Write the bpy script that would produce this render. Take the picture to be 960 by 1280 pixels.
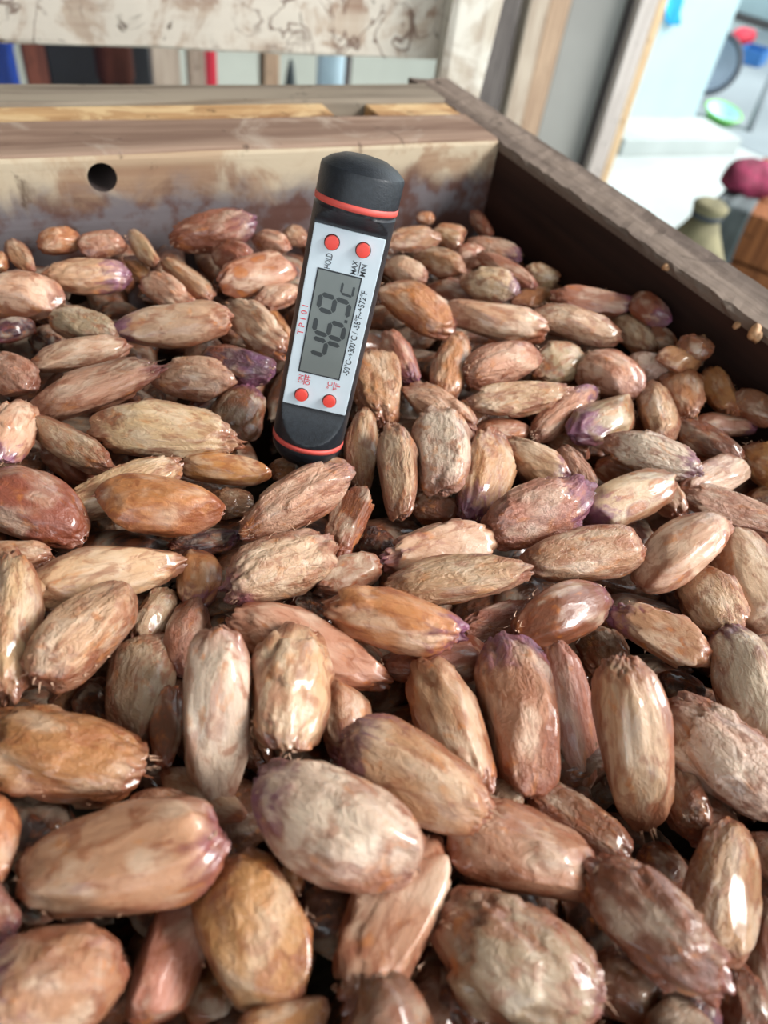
import bpy, bmesh, math, random
import numpy as np
from mathutils import Vector, Matrix

for o in list(bpy.data.objects):
    bpy.data.objects.remove(o, do_unlink=True)
scene = bpy.context.scene
col = scene.collection
rng = random.Random(7)
nr = np.random.RandomState(11)

# ------------------------------------------------------------------ camera
FPX = 890.0
R_ = Vector((0.89527599, -0.42829831, 0.12264362))
U_ = Vector((0.22989477, 0.67993735, 0.69629993))
F_ = Vector((0.38161406, 0.59518548, -0.70719513))
CAM = Vector((0, 0, 0.125))           # 12.5 cm over the heap, whose top lies at z = 0
cam_d = bpy.data.cameras.new('camera')
cam = bpy.data.objects.new('camera', cam_d); col.objects.link(cam)
cam.matrix_world = Matrix(((R_.x, U_.x, -F_.x, CAM.x), (R_.y, U_.y, -F_.y, CAM.y), (R_.z, U_.z, -F_.z, CAM.z), (0, 0, 0, 1)))
cam_d.sensor_fit = 'VERTICAL'; cam_d.sensor_height = 36.0; cam_d.sensor_width = 27.0
cam_d.lens = FPX / 1280 * 36
cam_d.clip_start = 0.005; cam_d.clip_end = 100
cam_d.dof.use_dof = True; cam_d.dof.focus_distance = 0.178; cam_d.dof.aperture_fstop = 13.0
scene.camera = cam

def ray(px, py):                       # direction through a pixel of the 960x1280 frame, depth 1
    return F_ + R_ * ((px - 480) / FPX) - U_ * ((py - 640) / FPX)
def on_z(px, py, z):
    d = ray(px, py); return CAM + d * ((z - CAM.z) / d.z)
def on_y(px, py, y):
    d = ray(px, py); return CAM + d * (y / d.y)
def on_x(px, py, x):
    d = ray(px, py); return CAM + d * (x / d.x)

# ------------------------------------------------------------------ light
world = bpy.data.worlds.new('sky'); scene.world = world; world.use_nodes = True
bg = world.node_tree.nodes['Background']
bg.inputs[0].default_value = (0.86, 0.95, 1.0, 1); bg.inputs[1].default_value = 0.9     # even overcast sky
sun_d = bpy.data.lights.new('sun', 'SUN'); sun = bpy.data.objects.new('sun', sun_d); col.objects.link(sun)
sun_d.energy = 3.0; sun_d.angle = math.radians(30); sun_d.color = (1.0, 0.97, 0.93)
sun.rotation_euler = Vector((-0.62, 0.42, -0.62)).to_track_quat('-Z', 'Y').to_euler()
vs = scene.view_settings
vs.view_transform = 'Standard'; vs.look = 'None'; vs.gamma = 1.0; vs.use_curve_mapping = False
vs.exposure = 1.12

# ------------------------------------------------------------------ helpers
def lin(r, g, b):
    f = lambda c: (c / 255 / 12.92) if c / 255 <= 0.04045 else ((c / 255 + 0.055) / 1.055) ** 2.4
    return (f(r), f(g), f(b), 1.0)

class NT:
    def __init__(s, name):
        s.m = bpy.data.materials.new(name); s.m.use_nodes = True
        s.t = s.m.node_tree; s.bsdf = s.t.nodes['Principled BSDF']
    def n(s, typ, **kw):
        nd = s.t.nodes.new(typ)
        for k, v in kw.items():
            if k.startswith('i_'):
                nd.inputs[int(k[2:])].default_value = v
            else: setattr(nd, k, v)
        return nd
    def l(s, a, b): s.t.links.new(a, b)
    def put(s, key, v):
        i = s.bsdf.inputs[key]
        if hasattr(v, 'links'): s.l(v, i)
        else: i.default_value = v
    def coords(s, scale=(1, 1, 1), obj=True, off=None):
        tc = s.n('ShaderNodeTexCoord'); mp = s.n('ShaderNodeMapping')
        mp.inputs['Scale'].default_value = scale
        src = tc.outputs['Object']
        if off is not None:
            a = s.n('ShaderNodeVectorMath', operation='ADD'); s.l(src, a.inputs[0]); s.l(off, a.inputs[1]); src = a.outputs[0]
        s.l(src, mp.inputs['Vector'])
        return mp.outputs[0]
    def noise(s, vec, scale, detail=3, rough=0.55, dist=0.0):
        nd = s.n('ShaderNodeTexNoise'); nd.inputs['Scale'].default_value = scale; nd.inputs['Detail'].default_value = detail
        nd.inputs['Roughness'].default_value = rough; nd.inputs['Distortion'].default_value = dist
        s.l(vec, nd.inputs['Vector']); return nd.outputs['Fac']
    def ramp(s, fac, lo, hi, a=0.0, b=1.0):
        nd = s.n('ShaderNodeMapRange', interpolation_type='SMOOTHSTEP')
        s.l(fac, nd.inputs[0]); nd.inputs[1].default_value = lo; nd.inputs[2].default_value = hi
        nd.inputs[3].default_value = a; nd.inputs[4].default_value = b
        return nd.outputs[0]
    def mix(s, fac, a, b, mode='MIX'):
        nd = s.n('ShaderNodeMix', data_type='RGBA', blend_type=mode)
        for v, i in ((fac, 0), (a, 6), (b, 7)):
            if hasattr(v, 'links'): s.l(v, nd.inputs[i])
            else: nd.inputs[i].default_value = v
        return nd.outputs[2]
    def math(s, op, a, b=0.0):
        nd = s.n('ShaderNodeMath', operation=op)
        for v, i in ((a, 0), (b, 1)):
            if hasattr(v, 'links'): s.l(v, nd.inputs[i])
            else: nd.inputs[i].default_value = v
        return nd.outputs[0]
    def bump(s, h, strength, dist):
        nd = s.n('ShaderNodeBump'); nd.inputs['Strength'].default_value = strength; nd.inputs['Distance'].default_value = dist
        s.l(h, nd.inputs['Height']); s.l(nd.outputs[0], s.bsdf.inputs['Normal'])

def plain(name, rgb, rough=0.5, var=0.06, scale=30.0, bump=0.0, spec=0.5, metal=0.0):
    m = NT(name); v = m.coords()
    n = m.noise(v, scale, 3)
    c = lin(*rgb)
    d = tuple(x * (1 - 2.2 * var) for x in c[:3]) + (1,); b = tuple(min(1, x * (1 + 2.2 * var)) for x in c[:3]) + (1,)
    m.put('Base Color', m.mix(m.ramp(n, 0.3, 0.7), d, b))
    m.put('Roughness', rough); m.put('Metallic', metal); m.put('Specular IOR Level', spec)
    if bump: m.bump(m.noise(v, scale * 3, 3), bump, 0.001)
    return m.m

def obj(name, me, mat=None, parent=None):
    o = bpy.data.objects.new(name, me); col.objects.link(o)
    if mat is not None and not me.materials: me.materials.append(mat)
    if parent is not None: o.parent = parent
    return o
def tag(o, label=None, cat=None, group=None, kind=None):
    for k, v in (('label', label), ('category', cat), ('group', group), ('kind', kind)):
        if v: o[k] = v
    return o
def empty(name, loc=(0, 0, 0), rz=0.0):
    o = bpy.data.objects.new(name, None); col.objects.link(o); o.location = loc; o.rotation_euler.z = rz
    o.empty_display_size = 0.02
    return o
def mesh_bm(name, bm, smooth=False):
    me = bpy.data.meshes.new(name); bm.to_mesh(me); bm.free()
    if smooth:
        for p in me.polygons: p.use_smooth = True
    return me
def box_mesh(name, a, b, bev=0.0, cuts=0, jit=0.0, seed=0):
    """box between corners a, b; optional bevel, cuts along the longest side and jitter for worn wood"""
    bm = bmesh.new(); bmesh.ops.create_cube(bm, size=1)
    s = [b[i] - a[i] for i in range(3)]
    for v in bm.verts:
        for i in range(3): v.co[i] = a[i] + (v.co[i] + 0.5) * s[i]
    if bev: bmesh.ops.bevel(bm, geom=bm.edges[:], offset=bev, segments=2, affect='EDGES', profile=0.6)
    if cuts:
        ax = s.index(max(s)); no = Vector((0, 0, 0)); no[ax] = 1
        for k in range(1, cuts + 1):
            co = Vector(a); co[ax] = a[ax] + s[ax] * k / (cuts + 1)
            bmesh.ops.bisect_plane(bm, geom=bm.verts[:] + bm.edges[:] + bm.faces[:], plane_co=co, plane_no=no)
    if jit:
        r = random.Random(seed)
        for v in bm.verts: v.co += Vector((r.uniform(-jit, jit), r.uniform(-jit, jit), r.uniform(-jit, jit)))
    bmesh.ops.recalc_face_normals(bm, faces=bm.faces)
    return mesh_bm(name, bm)
def lathe(name, prof, seg=32, axis='Z', caps=True):
    """surface of revolution from (radius, height) pairs"""
    bm = bmesh.new(); rings = []
    for r, h in prof:
        rings.append([bm.verts.new((r * math.cos(2 * math.pi * k / seg), r * math.sin(2 * math.pi * k / seg), h)) for k in range(seg)])
    for a, b in zip(rings, rings[1:]):
        for k in range(seg):
            bm.faces.new((a[k], a[(k + 1) % seg], b[(k + 1) % seg], b[k]))
    if caps:
        bm.faces.new(rings[0][::-1]); bm.faces.new(rings[-1])
    bmesh.ops.recalc_face_normals(bm, faces=bm.faces)
    me = mesh_bm(name, bm, True)
    return me
def tube_mesh(name, pts, rad, seg=10):
    bm = bmesh.new(); rings = []
    pts = [Vector(p) for p in pts]
    for i, p in enumerate(pts):
        t = (pts[min(i + 1, len(pts) - 1)] - pts[max(i - 1, 0)]).normalized()
        a = t.orthogonal().normalized() if i == 0 else (a - t * a.dot(t)).normalized()
        b = t.cross(a); r = rad[i] if isinstance(rad, (list, tuple)) else rad
        rings.append([bm.verts.new(p + (a * math.cos(2 * math.pi * k / seg) + b * math.sin(2 * math.pi * k / seg)) * r) for k in range(seg)])
    for q, w in zip(rings, rings[1:]):
        for k in range(seg): bm.faces.new((q[k], q[(k + 1) % seg], w[(k + 1) % seg], w[k]))
    bm.faces.new(rings[0][::-1]); bm.faces.new(rings[-1])
    bmesh.ops.recalc_face_normals(bm, faces=bm.faces)
    return mesh_bm(name, bm, True)

# ------------------------------------------------------------------ wood materials
def wood(name, base, dark, pale=None, along='X', rough=0.75, patch=0.5, pscale=18.0, grain=1.0, bump=0.5, stain=None, spec=0.3, crack=False):
    """weathered board: grain along one axis, flaking pale patches, optional stain below a height (z0, soft, colour)"""
    m = NT(name)
    st = {'X': (6, 90, 90), 'Y': (90, 6, 90), 'Z': (90, 90, 6)}[along]
    g = m.noise(m.coords(st), 1.0, 6, 0.6, 0.4)
    v = m.coords()
    c = m.mix(m.ramp(g, 0.32, 0.68), lin(*dark), lin(*base))
    n = m.noise(v, pscale, 6, 0.62, 0.8)
    if pale: c = m.mix(m.math('MULTIPLY', m.ramp(n, 0.55 - 0.25 * patch, 0.68 - 0.2 * patch), 0.9), c, lin(*pale))
    if stain:
        z0, soft, sc, sc2 = stain
        tc = m.n('ShaderNodeTexCoord'); sp = m.n('ShaderNodeSeparateXYZ'); m.l(tc.outputs['Object'], sp.inputs[0])
        n2 = m.noise(v, 38.0, 5, 0.6, 0.6)
        h = m.math('ADD', sp.outputs[2], m.math('MULTIPLY', m.math('SUBTRACT', n2, 0.5), 0.03))
        s_c = m.mix(m.ramp(m.noise(v, 70, 4, 0.6), 0.42, 0.62), lin(*sc), lin(*sc2))
        c = m.mix(m.ramp(h, z0 - soft, z0 + soft, 1.0, 0.0), c, s_c)
    k = m.noise(m.coords((40, 40, 40)), 1.0, 5, 0.65, 1.2)
    c = m.mix(m.ramp(k, 0.60, 0.70, 0, 0.75 * grain), c, tuple(x * 0.28 for x in lin(*dark)[:3]) + (1,))
    if crack:                                                            # flaked paint: dark crooked seams round the flakes
        q = m.noise(m.coords((34, 34, 34)), 1.0, 3, 0.55, 1.0)
        a = m.math('ABSOLUTE', m.math('SUBTRACT', q, 0.5))
        gate = m.ramp(m.noise(v, 14, 3), 0.42, 0.6)
        c = m.mix(m.math('MULTIPLY', m.ramp(a, 0.004, 0.028, 0.8, 0.0), gate), c, lin(96, 68, 56))
    m.put('Base Color', c); m.put('Roughness', rough); m.put('Specular IOR Level', spec)
    m.bump(m.math('ADD', g, m.math('MULTIPLY', n, 0.7)), bump, 0.0012)
    return m.m

W_BACK = wood('pale_stained_board', (182, 156, 128), (146, 112, 88), (200, 184, 158), 'X', 0.7, 0.5, 26, stain=(0.0045, 0.008, (92, 62, 54), (112, 104, 106)))
W_TOP = wood('worn_rim_wood', (156, 130, 112), (118, 92, 78), (170, 152, 136), 'X', 0.85, 0.0, 24)
W_SPACE = wood('fresh_spacer_wood', (196, 158, 112), (128, 84, 52), (210, 180, 136), 'X', 0.8, 0.3, 30, grain=1.3)
W_OUT = wood('grey_outer_board', (146, 134, 118), (104, 92, 80), None, 'X', 0.85, 0.0, 26)
W_RIGHT = wood('wet_dark_side_board', (58, 34, 27), (34, 19, 16), None, 'Y', 0.6, 0.0, 20, grain=0.5)
W_RIM = wood('grey_rough_rim', (134, 118, 106), (92, 78, 70), None, 'Y', 0.9, 0.0, 60, bump=1.0)
W_RAIL = wood('mottled_white_plank', (188, 170, 152), (148, 120, 102), (208, 198, 184), 'X', 0.8, 0.7, 40, grain=1.3, crack=True)
W_POSTW = wood('whitish_batten', (198, 188, 172), (166, 150, 134), (212, 206, 194), 'Z', 0.8, 0.4, 20)

# ------------------------------------------------------------------ the ground and the shed
GZ = -0.90
def concrete(name, a, b, rough=0.9, s=3.0):
    m = NT(name); v = m.coords()
    m.put('Base Color', m.mix(m.ramp(m.noise(v, s, 5), 0.3, 0.7), lin(*a), lin(*b))); m.put('Roughness', rough)
    m.bump(m.noise(v, 60, 3), 0.2, 0.002)
    return m.m
CONC = concrete('pale_concrete', (160, 168, 166), (178, 186, 184))
floor = obj('floor', box_mesh('floor', (-8, -6, GZ - 0.1), (14, 16, GZ)), CONC); tag(floor, kind='structure')

# unseen roof and closed side, added so daylight enters low from front and right
ROOF = concrete('shade_roof_sheet', (112, 104, 98), (136, 128, 120), 0.8, 2.0)
o = obj('shade_roof', box_mesh('shade_roof', (-3.0, -1.25, 1.35), (1.25, 3.34, 1.40)), ROOF); tag(o, kind='structure')
o = obj('shade_wall_left', box_mesh('shade_wall_left', (-3.0, -1.25, GZ), (-2.9, 3.19, 1.349)), ROOF); tag(o, kind='structure')

# ------------------------------------------------------------------ the fermentation box
XR, YB, RIM = 0.2135, 0.290, 0.018
XL, YF, ZB = -0.30, -0.24, -0.16
box = empty('fermentation_box', ((XL + XR) / 2, (YB + YF) / 2, ZB))
tag(box, 'open wooden fermentation box heaped with cocoa beans, double back wall, dark wet sides', 'box')
def boxpart(name, a, b, mat, **kw):
    L = box.location
    me = box_mesh(name, a, b, **kw)
    me.transform(Matrix.Translation(-L))
    # materials read object coordinates, so keep the part's origin at the world origin
    me.transform(Matrix.Translation(L))
    o = obj(name, me, mat, box); o.matrix_parent_inverse = Matrix.Translation(-L)
    return o
# inner back board with a drain hole
hc = on_y(128, 222, YB)
ib = boxpart('back_board', (XL, YB, ZB), (XR + 0.0005, YB + 0.033, RIM), W_BACK, bev=0.0015)
cut_me = lathe('cut', [(0.0054, 0), (0.0050, 0.034)], 24); cut_me.transform(Matrix.Rotation(-math.pi / 2, 4, 'X')); cut_me.transform(Matrix.Translation((hc.x, YB - 0.004, hc.z)))
cut_me.materials.append(plain('dark_hole', (44, 30, 26), 0.8)); cut = bpy.data.objects.new('cut', cut_me); col.objects.link(cut)  # walls of the hole get a dark colour
md = ib.modifiers.new('hole', 'BOOLEAN'); md.object = cut; md.operation = 'DIFFERENCE'; md.solver = 'EXACT'; md.material_mode = 'TRANSFER'
bpy.context.view_layer.update()
nm = bpy.data.meshes.new_from_object(ib.evaluated_get(bpy.context.evaluated_depsgraph_get()))
ib.modifiers.clear(); ib.data = nm; bpy.data.objects.remove(cut, do_unlink=True)
boxpart('top_strip', (XL, YB + 0.001, RIM - 0.001), (XR - 0.0005, YB + 0.0335, RIM + 0.0012), W_TOP, bev=0.0012, cuts=14, jit=0.0004, seed=3)
boxpart('spacer_strip', (XL, YB + 0.034, -0.02), (on_z(415, 142, RIM).x, YB + 0.0528, RIM + 0.0005), W_SPACE, bev=0.001)
boxpart('outer_board', (XL - 0.02, YB + 0.053, ZB), (XR, YB + 0.076, RIM + 0.002), W_OUT, bev=0.0015, cuts=12, jit=0.0005, seed=5)
p1 = on_z(470, 132, RIM)
cross = boxpart('cross_piece', (on_z(462, 135, RIM).x, YB + 0.0342, RIM - 0.012), (XR, YB + 0.0525, RIM), W_SPACE, bev=0.001)
# right board with its rough rim
boxpart('side_board', (XR, YF - 0.02, ZB), (XR + 0.024, YB + 0.092, RIM - 0.002), W_RIGHT, bev=0.001)
def rough_rim(name, x0, x1, y0, y1, z0, z1, seed):
    r = np.random.RandomState(seed); bm = bmesh.new(); n = 170; cs = 9; rows = []
    sect = [(0, 0), (0, 0.6), (0.03, 0.95), (0.25, 1.0), (0.5, 1.0), (0.75, 1.0), (0.97, 0.95), (1, 0.6), (1, 0)]
    ph = r.rand(12) * 6.28
    for i in range(n + 1):
        y = y0 + (y1 - y0) * i / n; row = []
        for k, (a, c) in enumerate(sect):
            x = x0 + (x1 - x0) * a; z = z0 + (z1 - z0) * c
            nse = sum(math.sin(y * f + ph[j] + k * 0.9 * (j % 3)) for j, f in enumerate((60, 143, 310, 520))) * 0.25
            if k in (1, 2): x += -0.0004 * nse - abs(r.randn()) * 0.0005; z += r.randn() * 0.0003 + 0.0004 * nse
            elif k in (6, 7): x += 0.0006 * nse
            elif k in (3, 4, 5): z += 0.0005 * nse + r.randn() * 0.00018
            row.append(bm.verts.new((x, y, z)))
        rows.append(row)
    for a, b in zip(rows, rows[1:]):
        for k in range(cs - 1): bm.faces.new((a[k], b[k], b[k + 1], a[k + 1]))
        bm.faces.new((a[cs - 1], b[cs - 1], b[0], a[0]))
    bm.faces.new(rows[0]); bm.faces.new(rows[-1][::-1])
    bmesh.ops.recalc_face_normals(bm, faces=bm.faces)
    return mesh_bm(name, bm)
o = obj('side_rim', rough_rim('side_rim', XR - 0.0003, XR + 0.0243, YF - 0.02, YB + 0.093, RIM - 0.004, RIM, 4), W_RIM, box)
o.matrix_parent_inverse = Matrix.Translation(-box.location)
boxpart('side_board', (XL - 0.0215, YF - 0.02, ZB), (XL, YB + 0.092, RIM), W_RIGHT, bev=0.001)
boxpart('front_board', (XL, YF - 0.02, ZB), (XR, YF, RIM), W_BACK, bev=0.001)
boxpart('bottom_board', (XL - 0.02, YF - 0.02, ZB - 0.02), (XR + 0.024, YB + 0.092, ZB), W_OUT, bev=0.001)
for lx in (XL + 0.02, XR - 0.02):
    for ly in (YF + 0.02, YB + 0.03):
        boxpart('leg', (lx - 0.03, ly - 0.03, GZ), (lx + 0.03, ly + 0.03, ZB - 0.019), W_OUT, bev=0.002)

# ------------------------------------------------------------------ cocoa bean meshes
def sines(p, freq, n, rs, spread=0.5):
    out = np.zeros(len(p))
    for _ in range(n):
        k = rs.randn(3); k /= np.linalg.norm(k); k *= freq * (1 + spread * (rs.rand() - 0.5) * 2)
        out += np.sin(p @ k + rs.rand() * 6.283)
    return out / math.sqrt(n)
def sstep(x, a, b):
    t = np.clip((x - a) / (b - a), 0, 1); return t * t * (3 - 2 * t)
def bean_mesh(name, seed, nu=56, nv=72, rag=1.0):
    rs = np.random.RandomState(seed)
    u = -np.cos(np.linspace(0, math.pi, nu)) ; u = u[1:-1]
    th = np.linspace(0, 2 * math.pi, nv, endpoint=False)
    Ug, T = np.meshgrid(u, th, indexing='ij'); Uf = Ug.ravel(); Tf = T.ravel()
    pw = 2.2 + 0.6 * rs.rand(); q = 0.50 + 0.10 * rs.rand(); asym = (rs.rand() - 0.5) * 0.42
    rho = (1 - np.abs(Uf) ** pw) ** q * (1 + asym * Uf)
    P = np.stack([Uf, rho * np.cos(Tf), rho * np.sin(Tf)], 1)
    env = np.sqrt(np.clip(1 - Uf ** 2, 0, 1))
    k = rs.randint(7, 12)
    rid = np.zeros_like(Uf)
    for j in range(4):
        rid += np.sin((k + 3 * j) * Tf + rs.rand() * 6.28 + 1.2 * np.sin(Uf * (1.2 + j * .5) + rs.rand() * 6)) / (j + 1.5)
    lump = sines(P * [1, 1, 1], 2.2, 8, rs)
    wr = sines(P * [1.0, 1.6, 1.6], 7.0, 12, rs)
    fine = sines(P * [1.2, 2.2, 2.2], 16.0, 16, rs)
    skin = sstep(sines(P * [1, 1.3, 1.3], 3.3, 9, rs) + 0.25 * wr + 0.2 * fine, 0.35, 0.62)        # torn pulp skin lies proud
    rough = sstep(sines(P, 2.0, 6, rs), -0.2, 1.0)
    seam = np.exp(-(np.sin(Tf + 0.15 * wr) / 0.13) ** 2)
    d = 0.065 * lump + 0.013 * rid * env + 0.030 * wr + 0.016 * fine * rough * 1.6 + 0.080 * rag * skin * (0.5 + env)
    d += seam * (0.022 + 0.04 * rag * np.clip(sines(P * [1, .2, .2], 22, 10, rs), 0, 2) * rs.rand())
    tipn = sstep(np.abs(Uf), 0.80, 0.97)
    d += tipn * 0.035 * rag * sines(P, 18, 10, rs)
    nrm = P * [0.55, 1, 1]; nrm /= np.linalg.norm(nrm, axis=1)[:, None]
    P = P + nrm * d[:, None]
    for _ in range(rs.randint(4, 8)):       # pressed flat where neighbours lay against it
        k3 = rs.randn(3) * [0.55, 1, 1]; k3 /= np.linalg.norm(k3); lim = 0.74 + 0.16 * rs.rand(); pj = P @ k3
        ex = np.clip(pj - lim, 0, None); P = P - np.outer(ex * 0.72, k3)
    P[:, 2] += (rs.rand() - 0.35) * 0.22 * (1 - Uf ** 2) ; P[:, 1] += (rs.rand() - 0.5) * 0.28 * Uf ** 2
    ends = np.array([[-1.0, 0, 0], [1.0, 0, 0]]) * (1 + 0.02 * rs.randn())
    n1 = len(P); V = np.vstack([P, ends]); nr_, nc = len(u), nv
    idx = np.arange(nr_ * nc).reshape(nr_, nc)
    a = idx[:-1]; b = idx[1:]; 
    quads = np.stack([a, np.roll(a, -1, 1), np.roll(b, -1, 1), b], -1).reshape(-1, 4)
    faces = [tuple(f[::-1]) for f in quads.tolist()]
    for c in range(nc):
        faces.append((n1, idx[0][c], idx[0][(c + 1) % nc])[::-1]); faces.append((n1 + 1, idx[-1][(c + 1) % nc], idx[-1][c])[::-1])
    me = bpy.data.meshes.new(name); me.from_pydata(V.tolist(), [], faces)
    me.polygons.foreach_set('use_smooth', [True] * len(me.polygons)); me.update()
    return me, V, faces
def bean_material(name, island=False):
    m = NT(name); oi = m.n('ShaderNodeObjectInfo')
    cmb = m.n('ShaderNodeCombineXYZ'); s1 = m.math('MULTIPLY', oi.outputs['Random'], 37.0)
    m.l(s1, cmb.inputs[0]); m.l(m.math('MULTIPLY', oi.outputs['Random'], 91.0), cmb.inputs[1]); off = cmb.outputs[0]
    if island:
        v = m.coords((70, 100, 100)); vs_ = m.coords((60, 260, 260)); vf = m.coords((160, 220, 220))
        ge = m.n('ShaderNodeNewGeometry'); rnd = ge.outputs['Random Per Island']
        base = m.mix(m.ramp(rnd, 0.0, 1.0), lin(52, 30, 22), lin(126, 82, 58)); purple = 0.1  # heap colour darkened for the shade in gaps between the top beans
    else:
        v = m.coords((1.0, 0.8, 0.8), off=off); vs_ = m.coords((0.8, 4.2, 4.2), off=off); vf = m.coords((2.2, 1.4, 1.4), off=off)
        base = oi.outputs['Color']; rnd = oi.outputs['Random']; purple = oi.outputs['Alpha']
    n1 = m.noise(v, 1.3, 2, 0.5, 0.3); n2 = m.noise(v, 2.4, 4, 0.58, 0.6); st = m.noise(vs_, 1.5, 2, 0.5, 0.4); fi = m.noise(vf, 5.5, 4, 0.65, 0.9)
    n3 = m.noise(m.coords((1.3, 1.0, 1.0), off=off) if not island else vf, 1.9, 3, 0.55, 0.5)
    c = base
    tcx = m.n('ShaderNodeTexCoord'); spx = m.n('ShaderNodeSeparateXYZ'); m.l(tcx.outputs['Object'], spx.inputs[0])
    c = m.mix(m.ramp(n1, 0.46, 0.66, 0, 0.80), c, m.mix(0.50, c, lin(238, 216, 190)))                    # pale pulp
    c = m.mix(m.ramp(n2, 0.48, 0.63, 0, 0.85), c, m.mix(0.62, c, lin(150, 80, 44)))                      # rusty stains
    if not island:                                                                                       # browned seam and ends
        wob = m.math('MULTIPLY', m.math('SUBTRACT', n2, 0.5), 1.5)
        rim = m.math('SUBTRACT', m.math('ABSOLUTE', spx.outputs[2]), wob)
        c = m.mix(m.ramp(rim, 0.16, 0.78, 0.95, 0.0), c, m.mix(0.70, c, lin(136, 68, 40)))
        en = m.math('ADD', m.math('ABSOLUTE', spx.outputs[0]), m.math('MULTIPLY', m.math('SUBTRACT', n3, 0.5), 1.3))
        c = m.mix(m.ramp(en, 0.62, 1.0, 0, 0.75), c, m.mix(0.60, c, lin(134, 68, 44)))
    c = m.mix(m.ramp(n3, 0.58, 0.70, 0, 0.60), c, m.mix(0.7, c, lin(208, 128, 58)))                      # amber spots
    c = m.mix(m.ramp(st, 0.54, 0.74, 0, 0.50), c, m.mix(0.6, c, lin(124, 66, 46)))                       # veins along the bean
    c = m.mix(m.ramp(fi, 0.60, 0.74, 0, 0.60), c, m.mix(0.6, c, lin(104, 52, 40)))                       # flecks
    # violet end
    tc = m.n('ShaderNodeTexCoord'); sp = m.n('ShaderNodeSeparateXYZ'); m.l(tc.outputs['Object'], sp.inputs[0])
    if not island:
        e = m.math('ADD', sp.outputs[0], m.math('MULTIPLY', m.math('SUBTRACT', n2, 0.5), 1.7))
        e = m.math('ADD', e, m.math('MULTIPLY', purple, 1.0))
        ee = m.math('MULTIPLY', m.ramp(e, 0.76, 1.34), m.ramp(purple, 0.02, 0.3))
        c = m.mix(m.math('MULTIPLY', ee, 0.68), c, m.mix(m.ramp(n1, 0.4, 0.6), lin(132, 84, 122), lin(88, 48, 76)))
    m.put('Base Color', c)
    wet = m.ramp(m.noise(v, 2.1, 3, 0.5), 0.40, 0.60)
    m.put('Roughness', m.math('SUBTRACT', 0.46, m.math('MULTIPLY', wet, 0.16)))
    m.put('Specular IOR Level', 0.5)
    m.put('Coat Weight', m.math('ADD', 0.15, m.math('MULTIPLY', wet, 0.85))); m.put('Coat Roughness', 0.07)
    m.put('Subsurface Weight', 0.15); m.put('Subsurface Radius', (1.0, 0.45, 0.28)); m.put('Subsurface Scale', 0.0024)
    lumpy = m.noise(v, 3.6, 5, 0.58, 0.8)
    h = m.math('ADD', m.math('MULTIPLY', fi, 0.30), m.math('ADD', m.math('MULTIPLY', st, 0.40), m.math('MULTIPLY', lumpy, 1.2)))
    m.bump(h, 0.6, 0.0015)
    bn = [q for q in m.t.nodes if q.type == 'BUMP'][0]; m.l(m.ramp(rnd, 0.0, 1.0, 0.22, 0.85), bn.inputs['Strength'])
    return m.m
BEAN = bean_material('fermented_bean'); BEAN2 = bean_material('shaded_bean_heap', True)
SHRED = plain('torn_pulp', (206, 164, 136), 0.4, 0.12, 3.0)
NVAR = 22
variants = []
for i in range(NVAR):
    me, _, _ = bean_mesh('cocoa_bean', 100 + i, rag=[1.0, 0.5, 1.4, 0.25][i % 4]); me.materials.append(BEAN); variants.append(me)
def shred_mesh(name, seed):
    """ragged fibres and flaps of pulp standing off a unit bean, mostly along its seam and at its ends"""
    rs = np.random.RandomState(seed); bm = bmesh.new()
    for _ in range(rs.randint(26, 40)):
        if rs.rand() < 0.55:
            u = rs.choice([-1, 1]) * (0.86 + 0.11 * rs.rand()); t = rs.rand() * 6.28
        else:
            u = rs.uniform(-0.8, 0.8); t = rs.choice([0, math.pi]) + rs.randn() * 0.22
        if math.sin(t) < -0.5: t = -t
        rho = (1 - abs(u) ** 2.5) ** 0.55
        p = Vector((u, rho * math.cos(t), rho * math.sin(t))) * 0.99
        n = Vector((u * 0.7, math.cos(t), math.sin(t))).normalized()
        tg = n.cross(Vector((rs.randn(), rs.randn(), rs.randn()))).normalized()
        L = 0.06 + 0.17 * rs.rand() ** 2; w = 0.012 + 0.024 * rs.rand()
        side = n.cross(tg)
        prev = None
        for s in range(4):
            f = s / 3; c = p + (n * (0.55 * f) + tg * f * f * 0.9) * L; ww = w * (1 - f * 0.85)
            q = [bm.verts.new(c + side * ww), bm.verts.new(c + n * ww * 0.6 - tg * ww * .4), bm.verts.new(c - side * ww)]
            if prev:
                for k in range(3): bm.faces.new((prev[k], prev[(k + 1) % 3], q[(k + 1) % 3], q[k]))
            prev = q
        bm.faces.new(prev)
    bmesh.ops.recalc_face_normals(bm, faces=bm.faces)
    me = mesh_bm(name, bm, True); me.materials.append(SHRED)
    return me
shreds = [shred_mesh('pulp_shreds', 400 + i) for i in range(8)]

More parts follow.
